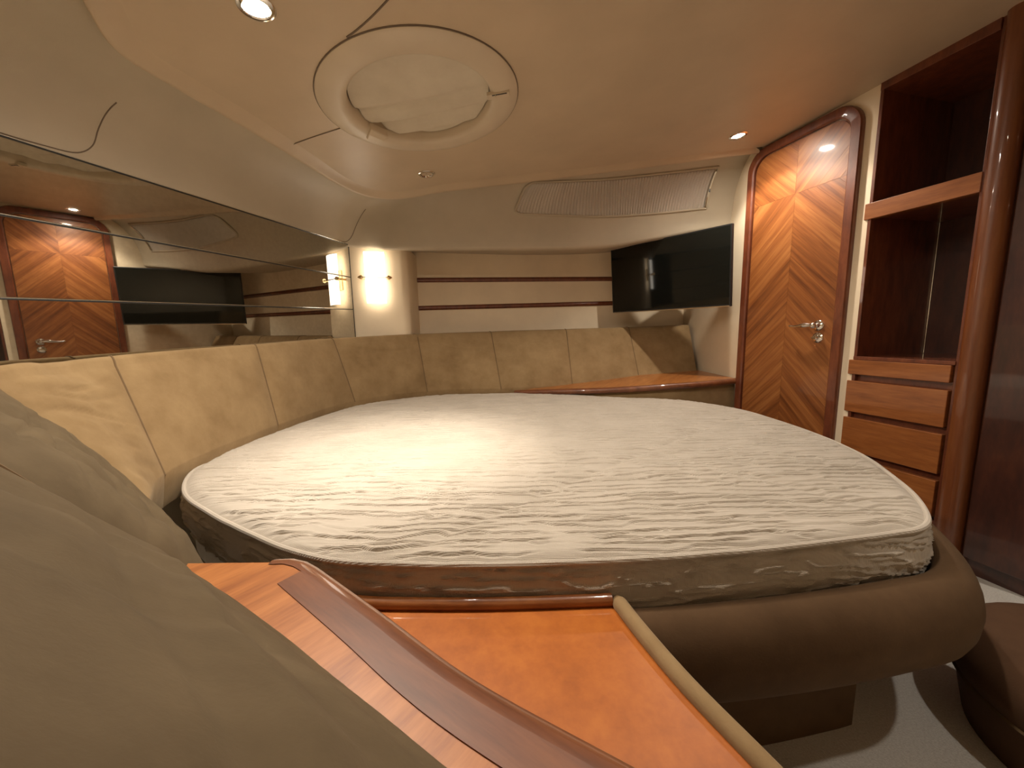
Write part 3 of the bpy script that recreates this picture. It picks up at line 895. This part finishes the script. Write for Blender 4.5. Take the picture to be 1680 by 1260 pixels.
# ================================================================== BED BASE
base = empty('bed_base', loc=(0.1, 1.45, 0))
tag(base, 'round upholstered bed base with a fat brown padded rim at the foot', 'bed base')
BO = np.array([0.1, 1.45, 0])
inset = out - nrm * 0.03
prism('platform', [tuple(q - BO[:2]) for q in (out - nrm * 0.004)[::10]], MBOT - 0.05, MBOT, 'liner', base)
ped = []
for q, nv_ in list(zip(out, nrm))[::10]:
    if q[0] > 0.0 and q[1] < 1.1:
        p_ = q - nv_ * 0.045
        p_ = np.array([min(p_[0], 0.70 + 0.62 * max(0, p_[1] - 0.665)), p_[1]])
    else:
        p_ = q - nv_ * 0.12
    ped.append(tuple(p_ - BO[:2]))
prism('pedestal', ped, 0.0, MBOT - 0.05, 'suede_dark', base)
# bolster
def near_idx(p): return int(np.argmin(((out - np.array(p)) ** 2).sum(1)))
i0 = near_idx((0.20, 0.62)); i1 = near_idx((1.06, 1.10))
step = -1 if ((i0 - i1) % NA) < ((i1 - i0) % NA) else 1
ids = []
i = i0
while i != i1:
    ids.append(i); i = (i + step) % NA
ids = ids[::5]
prof = []
zt, zb = H - 0.476, H - 0.645
for t in np.linspace(0, 1, 22):
    an = PI * 0.62 - t * PI * 1.12       # from inner top over the outside to the underside
    prof.append((0.034 + 0.050 * math.cos(an), (zt + zb) / 2 + (zt - zb) / 2 * math.sin(an) / 1.0))
prof = [(0.006, zt - 0.07)] + [(0.010, zt - 0.02)] + prof + [(-0.15, zb + 0.01)]
Pbo = np.zeros((len(ids), len(prof), 3))
for k, i in enumerate(ids):
    tail = k / (len(ids) - 1)
    sc_ = 1.0 + 0.10 * math.sin(min(1, tail * 1.3) * PI)
    for j, (o, z) in enumerate(prof):
        q = out[i] + nrm[i] * (o * sc_ + 0.004)
        Pbo[k, j] = (q[0] - BO[0], q[1] - BO[1], z)
bo = grid('bolster', Pbo, 'suede_dark', base)
tag(bo, 'brown padded rim')
mesh('end_cap', [tuple(p) for p in Pbo[0]], [tuple(range(len(prof)))], 'suede_dark', bo)

# ================================================================== WOOD STEP in the foreground (between shelf and foot of bed)
SZ = H - 0.470
stp = empty('bedside_step', loc=(0.0, 0.45, 0))
tag(stp, 'glossy orange wood step top between the near shelf and the padded bed foot', 'step')
so = np.array([0.0, 0.45])
front = [tuple(out[near_idx(p)]) for p in ((0.165, 0.6), (0.06, 0.6), (-0.05, 0.6), (-0.16, 0.6), (-0.27, 0.62), (-0.40, 0.66))]
front = [(x, y - 0.010) for x, y in front]
poly = front + [(-0.36, 0.515), (-0.325, 0.478), (-0.055, 0.288), (0.085, 0.208), (0.345, 0.058), (0.262, 0.33)]
prism('step_top', [(x - so[0], y - so[1]) for x, y in poly], SZ - 0.02, SZ, 'burl', stp, 0.002)
prism('step_body', [(x - so[0], y - so[1]) for x, y in [(0.155, 0.585), (-0.36, 0.60), (-0.355, 0.52), (-0.325, 0.480), (-0.055, 0.290), (0.085, 0.210), (0.335, 0.065), (0.25, 0.33)]], 0.0, SZ - 0.02, 'mahog', stp)
rail = tube('rail', [(x - so[0], y - 0.010 - so[1], SZ + 0.007) for x, y in catmull(front, 6)], 0.011, 'cherry', stp, 10)
wl_ = catmull([(0.172, 0.600, SZ + 0.008), (0.190, 0.535, SZ + 0.006), (0.222, 0.44, SZ + 0.004), (0.270, 0.33, SZ + 0.002), (0.375, 0.06, SZ + 0.0)], 6)
tube('padded_edge', [(p[0] - so[0], p[1] - so[1], p[2]) for p in wl_], [0.007] + [0.0125] * (len(wl_) - 1), 'suede', stp, 12)

# ================================================================== SHELVES
def shelf(name, front, back, zf, label, field, nos_r=0.018):
    """front, back: outlines with heights zf(x, y)"""
    n = len(front)
    b0 = Vector((front[n // 2][0], front[n // 2][1], zf(*front[n // 2]) - 0.04))
    t = empty(name, loc=b0); tag(t, label, 'shelf')
    v = []; f = []
    for th in (0.0, -0.028):
        for q in front: v.append(Vector((q[0], q[1], zf(*q) + th)) - b0)
        for q in back: v.append(Vector((q[0], q[1], zf(*q) + th)) - b0)
    m = 2 * n
    for i in range(n - 1):
        f.append((i, i + 1, n + i + 1, n + i)); f.append((m + i, m + n + i, m + n + i + 1, m + i + 1))
        f.append((i, m + i, m + i + 1, i + 1)); f.append((n + i, n + i + 1, m + n + i + 1, m + n + i))
    f.append((0, n, m + n, m)); f.append((n - 1, m + n - 1, m + 2 * n - 1, 2 * n - 1))
    mesh('board', v, f, field, t)
    return t, b0
# far shelf in the starboard corner
ff = resample(catmull([(0.02, 2.44), (0.22, 2.345), (0.57, 2.205), (0.90, 2.145), (1.12, 2.165), (1.322, 2.222)], 8), 24)
fb = resample(catmull([(0.03, 2.46), (0.40, 2.53), (0.88, 2.63), (1.1, 2.68), (1.33, 2.70)], 8), 24)
zs = lambda x, y: H + np.interp(x, [0.0, 0.22, 0.57, 0.9, 1.3], [-0.386, -0.366, -0.342, -0.318, -0.304])
t, b0 = shelf('corner_shelf', ff, fb, zs, 'curved cherry corner shelf under the television end of the backrest', 'cherry_top')
# nosing
nz = []
tube('nosing', [Vector((q[0], q[1], zs(*q) - 0.014)) - b0 for q in ff], 0.0185, 'nosing', t, 10)
v = []; f = []
q_ = [(x, y + 0.012) for x, y in ff[3:]]
for zz_ in (0.0, 1.0):
    for x, y in q_: v.append(Vector((x, y, (zs(x, y) - 0.03) if zz_ else H - 0.56)) - b0)
m = len(q_)
mesh('padded_fascia', v, [(i, i + 1, m + i + 1, m + i) for i in range(m - 1)], 'suede', t, smooth=True)

# near shelf that runs past the camera, in front of the near cushion
zn = lambda x, y: H - 0.315
nf = catmull([(-0.345, 0.497), (-0.318, 0.497), (-0.296, 0.486), (-0.266, 0.464), (-0.165, 0.388), (-0.055, 0.304), (0.083, 0.222), (0.36, 0.06)], 8)
nf = resample(nf, 40)
nbk = resample(np.array([(-0.52, 0.50), (-0.50, 0.46), (0.20, -0.05), (0.24, -0.08)]), 40)
t2, b2 = shelf('long_shelf', nf, nbk, zn, 'long polished cherry shelf along the near cushion, with dark rounded edge', 'cherry_top')
# banding inlay (flat strip, slightly proud) and moulded edge
cen = []
v = []; f = []
dirs = np.gradient(nf, axis=0); dirs /= np.linalg.norm(dirs, axis=1)[:, None]
nn = np.stack([dirs[:, 1], -dirs[:, 0]], -1)
if (nn[20] @ np.array([-0.6, -0.8])) < 0: nn = -nn
k0_ = 3
for i in range(k0_, 40):
    for o, z in ((0.004, 0.0), (0.004, 0.0012), (0.036, 0.0012), (0.036, 0.0)):
        q = nf[i] + nn[i] * o; v.append(Vector((q[0], q[1], zn(0, 0) + z)) - b2)
m = 40 - k0_
for i in range(m - 1):
    for j in range(3): f.append((i * 4 + j, i * 4 + j + 1, i * 4 + 4 + j + 1, i * 4 + 4 + j))
mesh('inlay_band', v, f, 'nosing', t2)
pr = [(0.006, 0.0012), (-0.004, 0.0008), (-0.014, -0.004), (-0.021, -0.013), (-0.023, -0.024), (-0.018, -0.036), (0.0, -0.042)]
Pn = np.zeros((40, len(pr), 3))
for i in range(40):
    for j, (o, z) in enumerate(pr):
        q = nf[i] + nn[i] * o; Pn[i, j] = (q[0] - b2.x, q[1] - b2.y, zn(0, 0) + z - b2.z)
grid('nosing', Pn, 'nosing', t2)
# panel that carries the near shelf
prism('shelf_support', [(x - b2.x, y - b2.y) for x, y in [(-0.50, 0.47), (-0.33, 0.47), (-0.06, 0.28), (0.08, 0.20), (0.33, 0.05), (0.2, -0.06)]], 0.03 - b2.z, H - 0.345 - b2.z, 'mahog', t2)

# ================================================================== BACKREST
bk = empty('padded_backrest', loc=(-0.9, 1.2, H - 0.42))
tag(bk, 'long curved tan suede backrest in stitched panels wrapping round the bed', 'backrest')
bo_ = np.array(bk.location)
# seam nodes: base x, y, top x, y, top z
nodes = [(0.335, 0.015, 0.186, -0.187, -0.075), (-0.430, 0.500, -0.544, 0.343, -0.070), (-0.835, 0.815, -1.035, 0.735, -0.058), (-0.955, 1.000, -1.125, 1.075, -0.050),
         (-1.000, 1.56, -1.045, 1.565, -0.034), (-0.875, 2.085, -0.955, 2.06, -0.020), (-0.54, 2.395, -0.60, 2.46, -0.006), (-0.07, 2.43, -0.135, 2.62, 0.0),
         (0.40, 2.49, 0.386, 2.68, 0.006), (0.88, 2.59, 0.853, 2.78, 0.012), (1.31, 2.655, 1.335, 2.885, 0.020)]
nodes = np.array(nodes)
nodes[4] = (-0.985, 1.56, -1.055, 1.585, -0.034)
NU = 40
# straight run along the near side, smooth elsewhere
bp = []; tp = []
full_b = catmull(nodes[2:, :2], NU); full_t = catmull(nodes[2:, 2:5], NU)
def seg(k):
    if k < 2:
        s = np.linspace(0, 1, NU + 1)[:, None]
        return nodes[k, :2] * (1 - s) + nodes[k + 1, :2] * s, nodes[k, 2:5] * (1 - s) + nodes[k + 1, 2:5] * s
    i = (k - 2) * NU
    return full_b[i:i + NU + 1], full_t[i:i + NU + 1]
prof_n = 52
# loose folds in the cover: share of height, slope along the panel, depth, width
folds = {0: [(0.16, 0.12, 0.005, 0.020), (0.62, 0.10, 0.003, 0.03)],
         1: [(0.14, 0.30, 0.012, 0.022), (0.38, 0.26, 0.012, 0.022), (0.60, 0.20, 0.011, 0.020), (0.82, 0.05, 0.010, 0.018)],
         2: [(0.86, -0.12, 0.010, 0.025), (0.74, -0.25, 0.008, 0.020), (0.92, -0.05, 0.007, 0.014)],
         5: [(0.90, -0.10, 0.004, 0.02)], 6: [(0.92, -0.18, 0.005, 0.02), (0.80, 0.1, 0.003, 0.02)]}
ufolds = {0: [(0.30, 0.10, 0.006, 0.020), (0.47, -0.06, 0.007, 0.016), (0.60, 0.08, 0.006, 0.020), (0.72, 0.12, 0.007, 0.014), (0.84, 0.02, 0.005, 0.016)],
          1: [(0.22, 0.15, 0.006, 0.03), (0.62, -0.10, 0.006, 0.03)]}
def panel(k, wr, bulge, mat):
    b, t = seg(k)
    Pp = np.zeros((NU + 1, prof_n + 9, 3))
    for i in range(NU + 1):
        u = i / NU
        bx = np.array([b[i, 0], b[i, 1], H - 0.37]); tx = np.array([t[i, 0], t[i, 1], H + t[i, 2]])
        hd = tx[:2] - bx[:2]; hl = np.linalg.norm(hd); hd = hd / hl
        f_ = tx - bx; fl_ = np.linalg.norm(f_); f_ /= fl_
        nrm_ = np.array([-hd[0] * f_[2], -hd[1] * f_[2], math.hypot(f_[0], f_[1])])
        edge_ = min(u, 1 - u) * 2
        bu = bulge * (1 - (1 - edge_) ** 6) + 0.001
        for j in range(prof_n):
            v = j / (prof_n - 1)
            sw = math.sin(PI * min(1, 0.12 + v * 0.86)) ** 0.6
            d = bu * sw
            if wr:
                d += min(1, edge_ * 2) * wr * (float(fnoise(np.array(u * 1.6 + v * 0.8 + k * 7), np.array(v * 6.5 + u * 2.2 + k))) - 0.45)
            for v0, sl, dep, wid in folds.get(k, ()):
                d -= min(1, edge_ * 3) * dep * math.exp(-((v - v0 - sl * u - 0.05 * math.sin(u * 5 + v0 * 9)) / wid) ** 2) * (0.4 + 0.6 * math.sin(PI * min(1, max(0, (u * 1.3 - 0.3 * (v0 * 7 % 1))))))
            for u0, sl, dep, wid in ufolds.get(k, ()):
                d -= dep * math.exp(-((u - u0 - sl * v - 0.015 * math.sin(v * 7 + u0 * 20)) / wid) ** 2) * min(1, edge_ * 4) * min(1, max(0, v - 0.18) * 4)
            d += min(1, edge_ * 2) * 0.006 * (float(fnoise(np.array(u * 3 + k * 5.1), np.array(v * 3.0 + 2))) - .45)
            Pp[i, j] = bx + f_ * fl_ * v * 0.93 + nrm_ * d
        # rolled top
        c0 = Pp[i, prof_n - 1]
        hd3 = np.array([hd[0], hd[1], 0])
        for j, (o, z) in enumerate([(0.008, 0.014), (0.020, 0.022), (0.036, 0.026), (0.06, 0.026), (0.085, 0.020), (0.10, 0.008), (0.105, -0.02)]):
            Pp[i, prof_n + j] = c0 + hd3 * o * (0.42 if 2 <= k <= 5 else 1.0) + np.array([0, 0, z])
        Pp[i, prof_n + 7] = Pp[i, prof_n + 6] + np.array([0, 0, -0.12])
        Pp[i, prof_n + 8] = Pp[i, prof_n + 6] + np.array([0, 0, -0.30])
    # small tuck below the base
    low = Pp[:, :1].copy(); low[:, :, 2] -= 0.10
    for i in range(NU + 1):
        hd = t[i, :2] - b[i, :2]; hd /= np.linalg.norm(hd); low[i, 0, :2] += hd * 0.035
    Pp = np.concatenate([low, Pp], 1)
    return grid('panel', Pp - bo_, mat, bk), Pp
mats_ = ['suede_shaded', 'suede_shaded', 'suede', 'suede', 'suede', 'suede', 'suede', 'suede', 'suede', 'suede']  # the two near panels take the suede with shade in its colour
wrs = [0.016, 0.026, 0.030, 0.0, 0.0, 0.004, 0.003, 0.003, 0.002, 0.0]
bus = [0.022, 0.030, 0.020, 0.018, 0.018, 0.020, 0.020, 0.018, 0.016, 0.014]
for k in range(10):
    o, Pp = panel(k, wrs[k], bus[k], mats_[k])
    if k: tube('piping', [p - bo_ + np.array([0, 0, 0.0]) for p in Pp[0, 1:prof_n + 6]], 0.0032, 'piping', bk, 6)
    if k == 9:
        mesh('end_cap', [tuple(p - bo_) for p in Pp[-1]], [tuple(range(Pp.shape[1]))], 'suede', bk)

# ================================================================== STOOL at the right edge
st = empty('round_stool', loc=(1.19, 0.63, 0))
tag(st, 'brown upholstered round stool partly cut off at the right edge', 'stool')
lathe('seat_pad', [(0.002, 0.225), (0.12, 0.224), (0.19, 0.217), (0.226, 0.20), (0.243, 0.172), (0.245, 0.14), (0.236, 0.115)], 'leather', st, 48, cap=True)
lathe('skirt', [(0.232, 0.115), (0.226, 0.07), (0.216, 0.02), (0.212, 0.0)], 'leather', st, 48, cap=True)
lathe('piping', [(0.237, 0.111), (0.242, 0.115), (0.237, 0.119)], 'piping', st, 48, cap=False)
